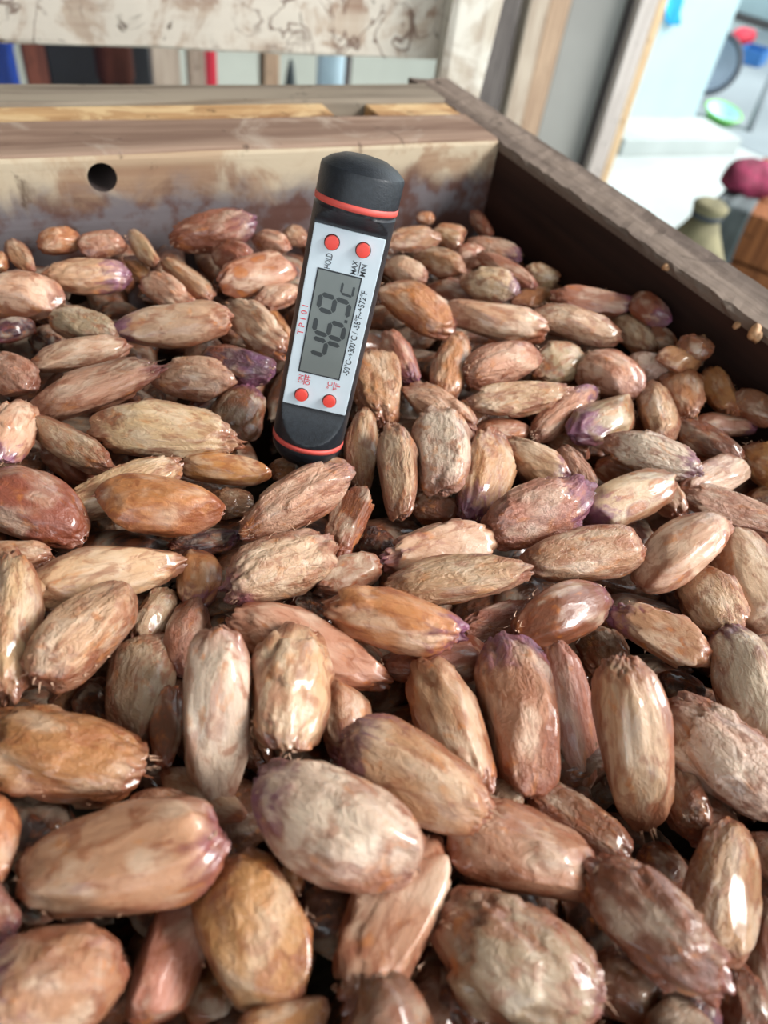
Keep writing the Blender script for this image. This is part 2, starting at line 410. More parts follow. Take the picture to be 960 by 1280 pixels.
# ------------------------------------------------------------------ the beans, traced one by one
# x1,y1,x2,y2 (ends of the long axis), width in pixels, tone, violet at the second end (0-1), layer
PAL = {'w': (214, 184, 160), 'p': (206, 166, 132), 'k': (200, 150, 122), 'g': (178, 146, 116), 't': (186, 138, 102), 'o': (190, 130, 82),
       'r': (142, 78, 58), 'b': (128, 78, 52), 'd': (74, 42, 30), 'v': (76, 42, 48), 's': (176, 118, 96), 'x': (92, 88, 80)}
TONE = {'w': 'whitish', 'p': 'pale beige', 'k': 'pinkish beige', 'g': 'greyish tan', 't': 'tan', 'o': 'orange tan', 'r': 'reddish brown', 'b': 'brown',
        'd': 'dark brown', 'v': 'dark violet', 's': 'dusky pink', 'x': 'grey'}
B = [
(45,308,101,298,35,'o',0,0),(100,310,160,303,38,'k',0,0),(163,290,195,332,25,'p',0,0),(12,303,40,340,27,'t',0,0),(-15,328,11,330,29,'t',0,0),
(55,345,163,344,50,'p',.55,0),(-22,365,81,378,62,'p',0,0),(158,322,190,356,24,'o',0,-1),(182,350,240,390,40,'k',0,0),(66,393,148,424,47,'g',0,0),
(46,410,-20,420,34,'v',.6,-1),(40,425,78,432,26,'d',0,-2),(204,325,264,374,32,'t',0,0),(284,402,145,415,54,'p',.35,1),(217,300,318,277,50,'s',.3,1),
(268,312,312,334,40,'r',0,0),(277,356,373,332,50,'k',.15,1),(316,296,360,312,28,'k',0,0),(352,292,384,300,28,'t',0,0),(322,378,372,362,30,'k',0,0),
(288,384,354,438,48,'g',0,1),(333,385,360,435,27,'o',0,-1),(252,448,344,466,50,'v',.8,0),(35,457,160,432,40,'p',0,0),(43,510,198,458,48,'k',.12,1),
(190,470,288,481,55,'p',0,0),(-18,450,40,487,50,'k',0,0),(32,505,-6,582,52,'p',.4,1),(41,528,130,584,45,'g',0,0),(122,528,296,550,66,'p',0,1),
(272,560,318,488,64,'b',.4,-1),(76,642,224,580,55,'p',0,0),(116,622,274,642,74,'o',0,1),(224,580,334,592,42,'o',0,0),(263,627,320,633,37,'t',0,-1),
(-35,600,104,664,92,'r',0,0),(301,667,432,594,62,'k',.12,1),(376,570,436,597,36,'t',0,0),(338,592,376,580,30,'o',0,-1),(450,612,420,690,50,'b',0,0),
(414,684,283,738,82,'p',.18,1),(395,730,471,704,50,'g',0,0),(414,758,577,793,78,'o',.3,1),(487,736,656,711,62,'p',0,1),(619,671,481,698,58,'k',.2,0),
(492,532,502,643,52,'p',0,1),(548,515,556,612,79,'w',0,1),(456,511,449,614,44,'t',0,0),(622,545,588,650,64,'t',.35,0),(515,628,574,642,46,'b',0,-1),
(448,668,492,694,42,'d',0,-1),(365,752,418,768,36,'d',0,-1),(298,770,480,847,73,'k',0,0),(572,792,668,760,42,'s',0,-1),(214,682,298,671,37,'v',.3,-1),
(250,689,250,759,57,'o',.2,-1),(240,754,227,842,60,'s',.1,-1),(212,743,174,802,46,'g',0,-1),(41,736,223,700,70,'p',0,0),(42,852,158,742,90,'p',0,1),
(18,697,9,873,75,'p',0,1),(-20,690,60,698,42,'k',0,0),(190,788,164,928,80,'g',0,-1),(100,858,134,906,40,'d',0,-2),(212,857,205,957,42,'b',0,-1),
(272,782,272,996,92,'w',0,1),(-32,918,190,972,106,'o',0,0),(198,968,302,1022,46,'g',0,-1),(160,1000,246,1012,40,'t',0,-1),(23,1102,280,1048,122,'t',.15,1),
(-8,998,1,1098,52,'o',0,0),(18,1142,76,1130,42,'x',0,-1),(-15,1108,10,1168,42,'s',.2,0),(154,1195,-24,1268,130,'t',.45,1),(237,1132,174,1292,86,'s',0,-1),
(276,1080,364,1248,140,'o',0,0),(298,1288,412,1264,52,'o',0,0),(522,1092,326,983,132,'w',.25,1),(532,1048,440,1262,112,'k',.1,0),(614,1022,430,922,100,'t',.4,1),
(529,829,601,988,86,'k',0,0),(476,836,602,824,56,'s',0,-1),(426,853,434,948,72,'t',.2,-1),(375,786,350,950,98,'p',.12,1),(666,986,639,802,106,'t',.3,0),
(694,810,736,1002,64,'s',0,-1),(780,817,802,1041,87,'p',0,1),(834,884,992,1022,96,'w',.1,0),(957,937,912,784,82,'w',.4,0),(886,822,768,763,58,'t',.35,0),
(868,711,916,797,66,'p',0,0),(794,732,900,649,72,'p',0,1),(904,668,967,792,86,'p',0,0),(853,619,988,661,49,'k',.15,0),(836,599,720,652,62,'p',.5,1),
(607,667,734,614,75,'s',.45,1),(655,706,803,682,65,'t',.05,1),(641,792,756,744,73,'b',.25,0),(734,788,776,852,60,'b',0,-2),(573,802,622,832,32,'r',0,-1),
(838,958,876,1048,56,'b',0,-1),(658,982,784,1064,62,'b',0,-1),(558,1026,747,1104,110,'t',.1,0),(738,1083,897,1228,100,'b',.12,1),(916,1026,888,1204,86,'t',0,0),
(553,1148,754,1268,130,'g',.15,0),(742,1198,834,1278,82,'b',0,-1),(850,1229,880,1302,62,'v',.7,-1),(914,1194,932,1302,60,'b',0,-1),(955,1128,966,1294,62,'b',0,-1),
(944,1038,988,1114,52,'s',0,-1),(560,1188,590,1294,110,'d',0,-2),(254,1198,282,1294,72,'b',0,-2),(438,1248,494,1296,72,'t',0,-1),(608,984,654,1002,42,'p',0,-1),
(478,302,548,300,31,'t',0,0),(540,290,577,306,26,'t',0,0),(520,317,577,341,35,'t',0,0),(478,330,532,350,35,'p',0,0),(475,358,566,414,58,'o',.1,1),
(532,365,602,382,42,'b',0,-1),(561,388,677,416,50,'p',0,1),(577,349,644,367,43,'p',.3,1),(568,320,610,322,29,'s',0,0),(598,317,669,359,26,'s',.1,1),
(584,304,652,323,29,'k',.4,0),(543,290,582,292,23,'t',0,0),(591,264,613,300,19,'r',0,0),(654,341,698,349,31,'p',0,0),(641,381,692,365,27,'o',0,-1),
(520,273,542,272,18,'o',0,0),(468,443,479,530,62,'t',0,0),(484,418,517,478,38,'s',.4,0),(577,421,554,502,50,'o',0,0),(579,469,677,444,53,'k',0,1),
(589,506,708,490,43,'p',0,1),(508,488,588,538,50,'k',.1,0),(568,508,603,538,41,'t',0,-1),(596,541,662,540,35,'s',0,-1),(631,558,708,598,50,'p',.3,0),
(664,547,747,485,37,'k',.35,0),(792,508,715,543,57,'g',.5,0),(812,484,831,557,47,'p',0,0),(761,550,877,590,48,'w',.35,1),(744,580,812,602,45,'b',0,-1),
(701,561,742,620,32,'k',0,0),(804,584,852,642,42,'p',0,0),(845,461,861,525,47,'o',0,0),(884,464,917,517,36,'o',0,0),(916,494,972,527,41,'b',0,0),
(866,530,944,535,35,'s',.35,0),(844,529,928,577,47,'b',0,0),(856,617,934,580,50,'w',0,0),(929,559,988,602,50,'o',0,0),(939,627,978,610,32,'t',0,-1),
(691,371,795,383,35,'s',.3,1),(789,371,834,404,35,'r',.5,0),(661,391,774,423,43,'p',0,1),(738,391,774,401,27,'o',0,-1),(771,394,817,442,41,'p',0,0),
(783,454,838,466,41,'w',0,0),(726,449,802,492,58,'k',.1,0),(808,414,842,437,32,'b',0,-1),(821,451,878,448,35,'o',0,0),(848,430,892,441,31,'b',0,0),
(667,459,729,449,49,'g',0,0),(690,540,730,575,40,'b',0,-1),(880,585,905,640,36,'t',0,-1),(360,1078,374,1118,24,'o',0,-1),(930,640,975,650,34,'b',0,-1),
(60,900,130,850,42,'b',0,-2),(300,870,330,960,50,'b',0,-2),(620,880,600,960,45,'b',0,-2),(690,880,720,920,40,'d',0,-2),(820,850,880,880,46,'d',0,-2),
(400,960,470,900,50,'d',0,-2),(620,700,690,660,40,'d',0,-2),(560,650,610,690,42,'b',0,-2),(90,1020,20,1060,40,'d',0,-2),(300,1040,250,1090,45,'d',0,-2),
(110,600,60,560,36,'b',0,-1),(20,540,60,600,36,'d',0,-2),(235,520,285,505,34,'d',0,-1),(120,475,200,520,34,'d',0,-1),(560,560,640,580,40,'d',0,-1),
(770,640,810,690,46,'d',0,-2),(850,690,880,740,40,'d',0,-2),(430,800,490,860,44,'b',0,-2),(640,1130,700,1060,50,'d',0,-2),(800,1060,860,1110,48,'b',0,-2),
]
def hollow(p):                          # the heap dips where the probe goes in
    d2 = (p.x - 0.064) ** 2 + (p.y - 0.146) ** 2
    return -0.006 * math.exp(-d2 / (2 * 0.016 ** 2))
LAY = {1: -0.004, 0: -0.0075, -1: -0.0135, -2: -0.020}
beans = []
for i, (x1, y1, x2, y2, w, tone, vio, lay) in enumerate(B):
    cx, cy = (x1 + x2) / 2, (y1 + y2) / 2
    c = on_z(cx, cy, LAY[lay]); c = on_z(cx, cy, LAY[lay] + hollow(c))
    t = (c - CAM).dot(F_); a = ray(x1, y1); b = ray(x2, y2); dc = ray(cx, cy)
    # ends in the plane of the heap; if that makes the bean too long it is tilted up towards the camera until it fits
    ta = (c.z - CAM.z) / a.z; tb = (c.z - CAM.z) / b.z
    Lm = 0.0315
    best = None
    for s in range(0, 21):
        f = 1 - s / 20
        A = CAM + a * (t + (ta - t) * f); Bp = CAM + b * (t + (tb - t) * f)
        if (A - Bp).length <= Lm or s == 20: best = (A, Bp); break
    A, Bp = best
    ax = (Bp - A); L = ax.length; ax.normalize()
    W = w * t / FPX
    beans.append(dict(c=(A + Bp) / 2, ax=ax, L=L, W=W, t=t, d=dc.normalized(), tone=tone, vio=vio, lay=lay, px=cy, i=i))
# settle: beans that cut into each other slide apart along their line of sight, upper ones forward, lower ones back
n = len(beans); C = np.array([b['c'][:] for b in beans]); AX = np.array([b['ax'][:] for b in beans]); D = np.array([b['d'][:] for b in beans])
Ls = np.array([b['L'] for b in beans]); Ws = np.array([b['W'] for b in beans]); pr = np.array([b['lay'] * 3000 + b['px'] for b in beans])
shift = np.zeros(n); fr = np.array([-0.62, -0.22, 0.22, 0.62])
rr = np.stack([Ws * 0.27, Ws * 0.40, Ws * 0.40, Ws * 0.27], 1)
up = pr[:, None] > pr[None, :]
for it in range(70):
    S = (C + D * shift[:, None])[:, None, :] + AX[:, None, :] * (fr[None, :] * Ls[:, None] / 2)[:, :, None]
    mv = np.zeros(n)
    for p in range(4):
        for q in range(4):
            dd = np.linalg.norm(S[:, None, p] - S[None, :, q], axis=2)
            ov = rr[:, None, p] + rr[None, :, q] - dd
            ov[np.arange(n), np.arange(n)] = 0
            ov = np.clip(ov, 0, 0.004)
            mv += np.where(up, -ov, ov).sum(1) * 0.06
    shift = np.clip(shift + mv, -0.006, 0.012) * 0.985
NEARS = {}
def bean_object(name, me, c, ax, L, W, T, roll, colr, vio):
    ax = Vector(ax); upv = (Vector((0, 0, 1)) * 0.5 + (CAM - Vector(c)).normalized() * 0.8)
    zc = (upv - ax * upv.dot(ax)).normalized(); yc = zc.cross(ax)
    zc2 = zc * math.cos(roll) + yc * math.sin(roll); yc2 = zc2.cross(ax)
    o = obj(name, me)
    o.matrix_world = Matrix(((ax.x, yc2.x, zc2.x, c[0]), (ax.y, yc2.y, zc2.y, c[1]), (ax.z, yc2.z, zc2.z, c[2]), (0, 0, 0, 1))) @ Matrix.Diagonal((L / 2, W / 2, T / 2, 1))
    o.color = colr[:3] + (vio,)
    return o
GROUP = 'fermenting cocoa beans in the box'
TH = Vector((0.066, 0.148, 0.0))
made = []
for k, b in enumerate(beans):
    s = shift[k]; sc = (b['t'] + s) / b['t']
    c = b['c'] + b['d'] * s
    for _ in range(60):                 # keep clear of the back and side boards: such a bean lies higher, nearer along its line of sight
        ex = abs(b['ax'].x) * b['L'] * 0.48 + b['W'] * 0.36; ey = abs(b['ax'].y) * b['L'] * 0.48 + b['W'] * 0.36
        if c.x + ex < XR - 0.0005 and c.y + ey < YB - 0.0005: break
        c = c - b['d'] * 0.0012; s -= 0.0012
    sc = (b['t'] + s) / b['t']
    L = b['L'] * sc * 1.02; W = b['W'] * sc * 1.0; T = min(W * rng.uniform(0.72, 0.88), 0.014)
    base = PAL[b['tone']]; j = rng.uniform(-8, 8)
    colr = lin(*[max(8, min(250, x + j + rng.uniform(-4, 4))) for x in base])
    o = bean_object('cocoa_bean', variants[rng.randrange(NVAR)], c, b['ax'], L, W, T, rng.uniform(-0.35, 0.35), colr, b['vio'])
    made.append((o, b, Vector(c), L, W))
    if b['lay'] >= 0 and W > 0.008 and rng.random() < 0.55:
        obj('pulp_shreds', shreds[rng.randrange(8)], None, o)
def place_words(c):
    d = (Vector((c.x, c.y, 0)) - TH).length
    if c.y > 0.222: return 'against the back board'
    if c.x > 0.158: return 'against the dark side board'
    if d < 0.030: return 'at the foot of the thermometer'
    if c.y > TH.y + 0.012: return 'between thermometer and back board'
    if c.x > TH.x + 0.035: return 'between thermometer and dark side board'
    if c.x < TH.x - 0.035 and c.y > 0.09: return 'beside the thermometer, away from dark side board'
    if d < 0.075: return 'two beans from the thermometer'
    return 'far from thermometer and back board'
def size_words(L, W, b):
    r = W / L
    a = 'slender' if r < 0.40 else ('plump' if r > 0.64 else '')
    return (('small ' if L < 0.019 else ('long ' if L > 0.0305 else '')) + a).strip()
seen = {}
for o, b, c, L, W in made:
    tip = {0: '', 1: 'violet-tinged ', 2: ''}[0 if b['vio'] < 0.1 else (1 if b['vio'] < 0.3 else 2)]
    tail = ' with violet end' if b['vio'] >= 0.3 and b['tone'] != 'v' else ''
    ang = abs(math.degrees(math.atan2(b['ax'].y, b['ax'].x))) % 180
    ori = ' parallel to back board' if (ang < 25 or ang > 155) else (' pointing at back board' if 65 < ang < 115 else ' lying aslant')
    low = ' sunk between others' if b['lay'] < 0 else ''
    lab = (size_words(L, W, b) + ' ' + tip + TONE[b['tone']] + ' cocoa bean' + tail).strip()
    p = place_words(c)
    if low: lab = lab + low + ', ' + p
    else: lab = lab + ori + ', ' + p
    lab = ' '.join(lab.split()[:16])
    seen.setdefault(lab, []).append((o, c))
final = {}
for lab, lst in seen.items():
    if len(lst) > 1:                    # look-alikes: say which bean each one touches
        for o, c in lst:
            near = sorted(made, key=lambda q: (q[2] - c).length)[1:8]
            nb = next((q for q in near if TONE[q[1]['tone']] not in lab), near[0])
            h, _, t = lab.partition(', '); 
            nl = h + ' touching ' + ('an ' if TONE[nb[1]['tone']][0] == 'o' else 'a ') + TONE[nb[1]['tone']] + ' one, ' + t
            nl = nl.replace(' lying aslant', '').replace(', beside the thermometer, away from dark side board', ', away from dark side board')
            if len(nl.split()) > 16: nl = nl.replace(' parallel to back board', '').replace(' pointing at back board', '')
            if len(nl.split()) > 16: nl = nl.replace('slender ', '').replace('violet-tinged ', '').replace('cocoa bean', 'bean')
            final.setdefault(' '.join(nl.split()[:16]), []).append((o, c))
    else: final.setdefault(lab, []).extend(lst)
for lab, lst in final.items():
    if len(lst) == 2 and len(lab.split()) <= 13:
        lst.sort(key=lambda q: (q[1] - TH).length)
        tag(lst[0][0], lab + ', nearer the thermometer', 'cocoa bean', GROUP); tag(lst[1][0], lab + ', farther from thermometer', 'cocoa bean', GROUP)
    else:
        for o, c in lst: tag(o, lab, 'cocoa bean', GROUP)

# lower layers and the rest of the box: beans nobody could count
lowV, lowF = [], []
lowmesh = [bean_mesh('low', 300 + i, 20, 22, 0.9) for i in range(6)]
for k in range(6): bpy.data.meshes.remove(lowmesh[k][0])
def in_view(p):
    d = p - CAM; dep = d.dot(F_)
    if dep < 0.02: return False
    x = 480 + FPX * d.dot(R_) / dep; y = 640 - FPX * d.dot(U_) / dep
    return -60 < x < 1020 and 230 < y < 1350
under = []
for layer, z, st in ((0, -0.006, 0.0175), (1, -0.021, 0.018), (2, -0.034, 0.019)):
    y = YF + 0.012
    while y < YB - 0.010:
        x = XL + 0.014
        while x < XR - 0.012:
            p = Vector((x + nr.uniform(-.005, .005), y + nr.uniform(-.004, .004), z + nr.uniform(-.004, .002)))
            if not (layer == 0 and in_view(p)) and not ((p.x - TH.x) ** 2 + (p.y - TH.y) ** 2 < 0.024 ** 2):
                under.append((layer, p))
            x += st * 1.35
        y += st
off = 0
for layer, p in under:
    _, V, F = lowmesh[nr.randint(6)]
    e = Matrix.Rotation(nr.uniform(0, 3.14), 3, 'Z') @ Matrix.Rotation(nr.uniform(-.5, .5), 3, 'Y') @ Matrix.Rotation(nr.uniform(-.6, .6), 3, 'X')
    s = np.array([nr.uniform(.0125, .0165), nr.uniform(.0066, .0086), nr.uniform(.0052, .0064)])
    Q = (V * s) @ np.array(e).T + np.array(p[:])
    Q[:, 0] = np.clip(Q[:, 0], XL + 0.0005, XR - 0.0006); Q[:, 1] = np.clip(Q[:, 1], YF + 0.0005, YB - 0.0006)
    lowV.append(Q); lowF += [tuple(i + off for i in f) for f in F]; off += len(V)
lm = bpy.data.meshes.new('cocoa_bean_heap'); lm.from_pydata(np.vstack(lowV).tolist(), [], lowF)
lm.polygons.foreach_set('use_smooth', [True] * len(lm.polygons)); lm.update()
hp = obj('cocoa_bean_heap', lm, BEAN2); tag(hp, 'brown heap of cocoa beans filling the box beneath the top layer', 'cocoa beans', None, 'stuff')

# ------------------------------------------------------------------ the thermometer
tb_ = CAM + ray(384.5, 549) * 0.2035; tt_ = CAM + ray(454, 214) * 0.1660
AXT = (tt_ - tb_).normalized(); LT = (tt_ - tb_).length
RT = 0.0100
view = (CAM - (tb_ + tt_) / 2)
nf = (view - AXT * view.dot(AXT)).normalized()
sd = AXT.cross(nf)                              # to the right seen from the front
rot = math.radians(0)
nf2 = nf * math.cos(rot) + sd * math.sin(rot); sd2 = AXT.cross(nf2)
MT = Matrix(((sd2.x, -nf2.x, AXT.x, tb_.x), (sd2.y, -nf2.y, AXT.y, tb_.y), (sd2.z, -nf2.z, AXT.z, tb_.z), (0, 0, 0, 1)))
therm = empty('probe_thermometer'); therm.matrix_world = MT        # local: x right, y away from the viewer, z up the stick
tag(therm, 'black digital probe thermometer with white panel reading 46.9, stuck upright in the beans', 'thermometer')
BLACK = plain('black_plastic', (34, 38, 44), 0.38, 0.10, 900, 0.15)
CORAL = plain('coral_rubber', (226, 92, 82), 0.5, 0.03, 300)
PANEL = plain('white_panel', (214, 228, 236), 0.42, 0.012, 200)
LCDM = plain('lcd_glass', (122, 130, 128), 0.22, 0.05, 60)
SEG = plain('lcd_segment', (58, 64, 66), 0.3, 0.03, 60)
INK = plain('black_ink', (40, 44, 50), 0.5, 0.03, 60)
RINK = plain('red_ink', (222, 60, 76), 0.5, 0.03, 60)
HOLE = plain('button_recess', (40, 16, 18), 0.6, 0.03, 60)
BTN = plain('red_button', (244, 78, 66), 0.42, 0.03, 300)
STEEL = plain('probe_steel', (190, 190, 190), 0.25, 0.02, 100, metal=1.0)
def tpart(name, me, mat, parent=None): 
    o = obj(name, me, mat, parent or therm); return o
FD = 0.0050                                   # flat face distance from the axis
Z0, Z1 = 0.0118, 0.0597                        # ends of the flat panel seat
def body_mesh():
    bm = bmesh.new(); nz, nt = 150, 160; zb, zt = 0.001, 0.0652; rows = []
    for i in range(nz + 1):
        z = zb + (zt - zb) * i / nz
        if z < Z0: d = FD + (RT - FD) * min(1, ((Z0 - z) / 0.0088)) ** 1.6
        elif z > Z1: d = FD + (RT - FD) * min(1, ((z - Z1) / 0.0042)) ** 1.6
        else: d = FD
        row = []
        for k in range(nt):
            th = 2 * math.pi * k / nt; cx, sy = math.cos(th), math.sin(th)
            r = RT
            if -sy > 0.05: r = min(RT, d / (-sy))
            for zz in (0.0015, 0.0640):
                if abs(z - zz) < 0.0006: r = min(r, RT - 0.0004)
            row.append(bm.verts.new((r * cx, r * sy, z)))
        rows.append(row)
    for a, b in zip(rows, rows[1:]):
        for k in range(nt): bm.faces.new((a[k], a[(k + 1) % nt], b[(k + 1) % nt], b[k]))
    bm.faces.new(rows[0][::-1]); bm.faces.new(rows[-1])
    bmesh.ops.recalc_face_normals(bm, faces=bm.faces)
    me = mesh_bm('body', bm, True)
    me.set_sharp_from_angle(angle=math.radians(28))
    return me
body = tpart('body', body_mesh(), BLACK)
cap = lathe('cap', [(0.0094, 0.0645), (RT, 0.0650), (RT, 0.0714), (RT - 0.0002, 0.0720), (0.0080, 0.0734), (0.0052, 0.0746), (0.0020, 0.0750)], 72)
cap.set_sharp_from_angle(angle=math.radians(24)); tpart('cap', cap, BLACK)
tpart('end_collar', lathe('end_collar', [(0.0022, -0.0050), (0.0078, -0.0046), (0.0096, -0.002), (RT, 0.0), (RT, 0.0012), (0.006, 0.0014)], 64), BLACK)
def ring(z, h):
    return lathe('ring', [(RT - 0.0006, z - h), (RT + 0.00008, z - h * .9), (RT + 0.00014, z), (RT + 0.00008, z + h * .9), (RT - 0.0006, z + h)], 72, caps=False)
tpart('accent_ring', ring(0.0648, 0.0008), CORAL); tpart('accent_ring', ring(0.0012, 0.0007), CORAL)
tpart('probe', lathe('probe', [(0.0019, -0.004), (0.0019, -0.120), (0.0003, -0.128)], 20), STEEL)
PW = 0.0086
yf = -FD - 0.0002
tpart('panel', box_mesh('panel', (-PW, yf - 0.0002, Z0 + 0.0004), (PW, yf + 0.0004, Z1 - 0.0006), bev=0.0002), PANEL)
yp = yf - 0.0002
# liquid crystal window
LX0, LX1, LZ0, LZ1 = -0.0057, 0.0047, 0.0222, 0.0488
fr_o = tpart('window_frame', box_mesh('window_frame', (LX0 - 0.00035, yp - 0.0001, LZ0 - 0.00035), (LX1 + 0.00035, yp + 0.0002, LZ1 + 0.00035)), INK)
lcd = tpart('display', box_mesh('display', (LX0, yp - 0.00018, LZ0), (LX1, yp + 0.0001, LZ1)), LCDM)
def seg_digit(ch, h, w, t):
    S = {'a': ((0, h), (w, h)), 'b': ((w, h), (w, h / 2)), 'c': ((w, h / 2), (w, 0)), 'd': ((0, 0), (w, 0)), 'e': ((0, h / 2), (0, 0)), 'f': ((0, h), (0, h / 2)), 'g': ((0, h / 2), (w, h / 2))}
    M = {'4': 'fgbc', '6': 'afgedc', '9': 'abcdfg', 'c': 'ged', 'C': 'afed'}
    out = []
    for s in M[ch]:
        (x0, y0), (x1, y1) = S[s]; d = Vector((x1 - x0, y1 - y0, 0)); Ln = d.length; d.normalize(); nn = Vector((-d.y, d.x, 0)); g = t * 0.12
        p = Vector((x0, y0, 0)) + d * g; q = Vector((x1, y1, 0)) - d * g
        out.append([p, p + d * t * .5 - nn * t * .5, q - d * t * .5 - nn * t * .5, q, q - d * t * .5 + nn * t * .5, p + d * t * .5 + nn * t * .5])
    return out
# text runs up the stick: text x -> local z, text y -> local -x
def put_poly(bm, poly, ox, oz, y):
    vs_ = [bm.verts.new((ox - p[1], y, oz + p[0])) for p in poly]
    f = bm.faces.new(vs_)
def digit_mesh(ch, x_base, z_start, h, w, t, sl=0.10):
    bm = bmesh.new()
    for poly in seg_digit(ch, h, w, t):
        put_poly(bm, [(p[0] + sl * p[1], p[1]) for p in poly], x_base, z_start, yp - 0.00022)
    bmesh.ops.recalc_face_normals(bm, faces=bm.faces)
    return mesh_bm('digit', bm)
for ch, z in (('4', 0.0272), ('6', 0.0326), ('9', 0.0386)):
    tpart('digit', digit_mesh(ch, 0.0034, z, 0.0074, 0.0038, 0.0012), SEG, lcd)
tpart('digit', digit_mesh('c', 0.0036, 0.0441, 0.0058, 0.0027, 0.0006), SEG, lcd)
bm = bmesh.new(); put_poly(bm, [(0, 0), (.0008, 0), (.0008, .0008), (0, .0008)], 0.0038, 0.0373, yp - 0.00022); tpart('decimal_point', mesh_bm('decimal_point', bm), SEG, lcd)
def text_part(name, body_, size, x, z, length, mat):
    """flat print running up the stick from z, as long as asked"""
    cu = bpy.data.curves.new(name, 'FONT'); cu.body = body_; cu.size = size; cu.align_y = 'CENTER'; cu.resolution_u = 3; cu.offset = size * 0.009
    tmp = bpy.data.objects.new('tmp', cu); col.objects.link(tmp); bpy.context.view_layer.update()
    me = bpy.data.meshes.new_from_object(tmp.evaluated_get(bpy.context.evaluated_depsgraph_get()))
    bpy.data.objects.remove(tmp, do_unlink=True)
    w = max(v.co.x for v in me.vertices); k = length / w
    me.transform(Matrix(((0, -1, 0, x), (0, 0, -1, yp - 0.00010), (k, 0, 0, z), (0, 0, 0, 1))))
    me.materials.clear(); return tpart(name, me, mat)
text_part('lettering', 'T P 1 0 1', 0.0021, -0.0072, 0.0317, 0.0076, RINK)
text_part('lettering', '-50\u00b0C~+300\u00b0C / -58\u00b0F~+572\u00b0F', 0.0022, 0.0064, 0.0236, 0.0226, INK)
text_part('lettering', 'HOLD', 0.0021, -0.0037, 0.0493, 0.0037, INK)
text_part('lettering', 'MAX', 0.0019, 0.0027, 0.0494, 0.0034, INK); text_part('lettering', 'MIN', 0.0019, 0.0050, 0.0494, 0.0030, INK)
text_part('lettering', 'ON', 0.0019, -0.0049, 0.0188, 0.0022, RINK); text_part('lettering', 'OFF', 0.0019, -0.0030, 0.0185, 0.0028, RINK)
text_part('lettering', '\u00b0C', 0.0018, 0.0029, 0.0188, 0.0021, RINK); text_part('lettering', '\u00b0F', 0.0018, 0.0050, 0.0188, 0.0021, RINK)
for xx, za, zb, mt in ((0.00385, 0.0495, 0.0528, INK), (-0.00395, 0.0185, 0.0214, RINK), (0.00395, 0.0187, 0.0210, RINK)):
    tpart('divider_line', box_mesh('divider_line', (xx - 0.0001, yp - 0.0001, za), (xx + 0.0001, yp, zb)), mt)
for bx, bz in ((-0.0038, 0.0556), (0.0038, 0.0556), (-0.0040, 0.0155), (0.0036, 0.0155)):
    rc = lathe('button_recess', [(0.0019, 0), (0.0019, 0.00012)], 28); rc.transform(Matrix.Translation((bx, yp + 0.00002, bz)) @ Matrix.Rotation(math.pi / 2, 4, 'X'))
    r_o = tpart('button_recess', rc, HOLE)
    bt = lathe('button', [(0.00168, 0), (0.00168, 0.0008), (0.00156, 0.00102), (0.0009, 0.0011)], 28); bt.transform(Matrix.Translation((bx, yp, bz)) @ Matrix.Rotation(math.pi / 2, 4, 'X'))
    bt.set_sharp_from_angle(angle=math.radians(40)); tpart('button', bt, BTN, r_o)

# ------------------------------------------------------------------ behind the box: plank frame
YR = 0.54
rack = empty('plank_frame', (0.0, YR, GZ)); tag(rack, 'rough frame of a mottled whitish plank and battens standing behind the box', 'frame')
def wpart(name, me, mat, parent):
    o = obj(name, me, mat, parent); o.matrix_parent_inverse = parent.matrix_world.inverted() if parent.parent is None else Matrix()
    return o
bpy.context.view_layer.update()
RY = math.radians(-4.6)                # the frame stands a little askew to the box
def on_rack(px, py):                   # pixel on the frame's face, in coordinates turned with it
    nv_ = Vector((-math.sin(RY), math.cos(RY), 0)); d = ray(px, py); t = (Vector((0, YR, 0)) - CAM).dot(nv_) / d.dot(nv_)
    p = CAM + d * t; q = Matrix.Rotation(-RY, 3, 'Z') @ (p - Vector((0, YR, 0))); return q + Vector((0, YR, 0))
zb0 = (on_rack(20, 54).z + on_rack(530, 75).z) / 2
xr1 = on_rack(556, 60).x
wpart('plank', box_mesh('plank', (-0.55, YR, zb0), (xr1, YR + 0.022, zb0 + 0.16), bev=0.002, cuts=20, jit=0.0008, seed=9), W_RAIL, rack)
pa, pb, pc, pd_ = on_rack(539, 112), on_rack(584, 112), on_rack(611, 0), on_rack(556, 0)
def prism_y(name, quad, y0, y1):
    """board with the outline of four x-z points, between two depths"""
    bm = bmesh.new(); a = [bm.verts.new((p[0], y0, p[1])) for p in quad]; b = [bm.verts.new((p[0], y1, p[1])) for p in quad]
    bm.faces.new(a); bm.faces.new(b[::-1])
    for k in range(len(quad)): bm.faces.new((a[k], b[k], b[(k + 1) % len(quad)], a[(k + 1) % len(quad)]))
    bmesh.ops.recalc_face_normals(bm, faces=bm.faces)
    bmesh.ops.bevel(bm, geom=bm.edges[:], offset=0.0012, segments=1, affect='EDGES')
    return mesh_bm(name, bm)
def ext(p, q, z): 
    t = (z - p.z) / (q.z - p.z); return (p.x + (q.x - p.x) * t, z)
wpart('batten', prism_y('batten', [ext(pa, pd_, GZ + 0.001), ext(pb, pc, GZ + 0.001), ext(pb, pc, 0.2), ext(pa, pd_, 0.2)], YR - 0.021, YR - 0.0002), W_POSTW, rack)
wpart('batten', box_mesh('batten', (-0.53, YR - 0.021, GZ + 0.001), (-0.48, YR - 0.0002, 0.2), bev=0.0012), W_POSTW, rack)

rack.rotation_euler.z = math.radians(-4.6)        # stands a little askew to the box

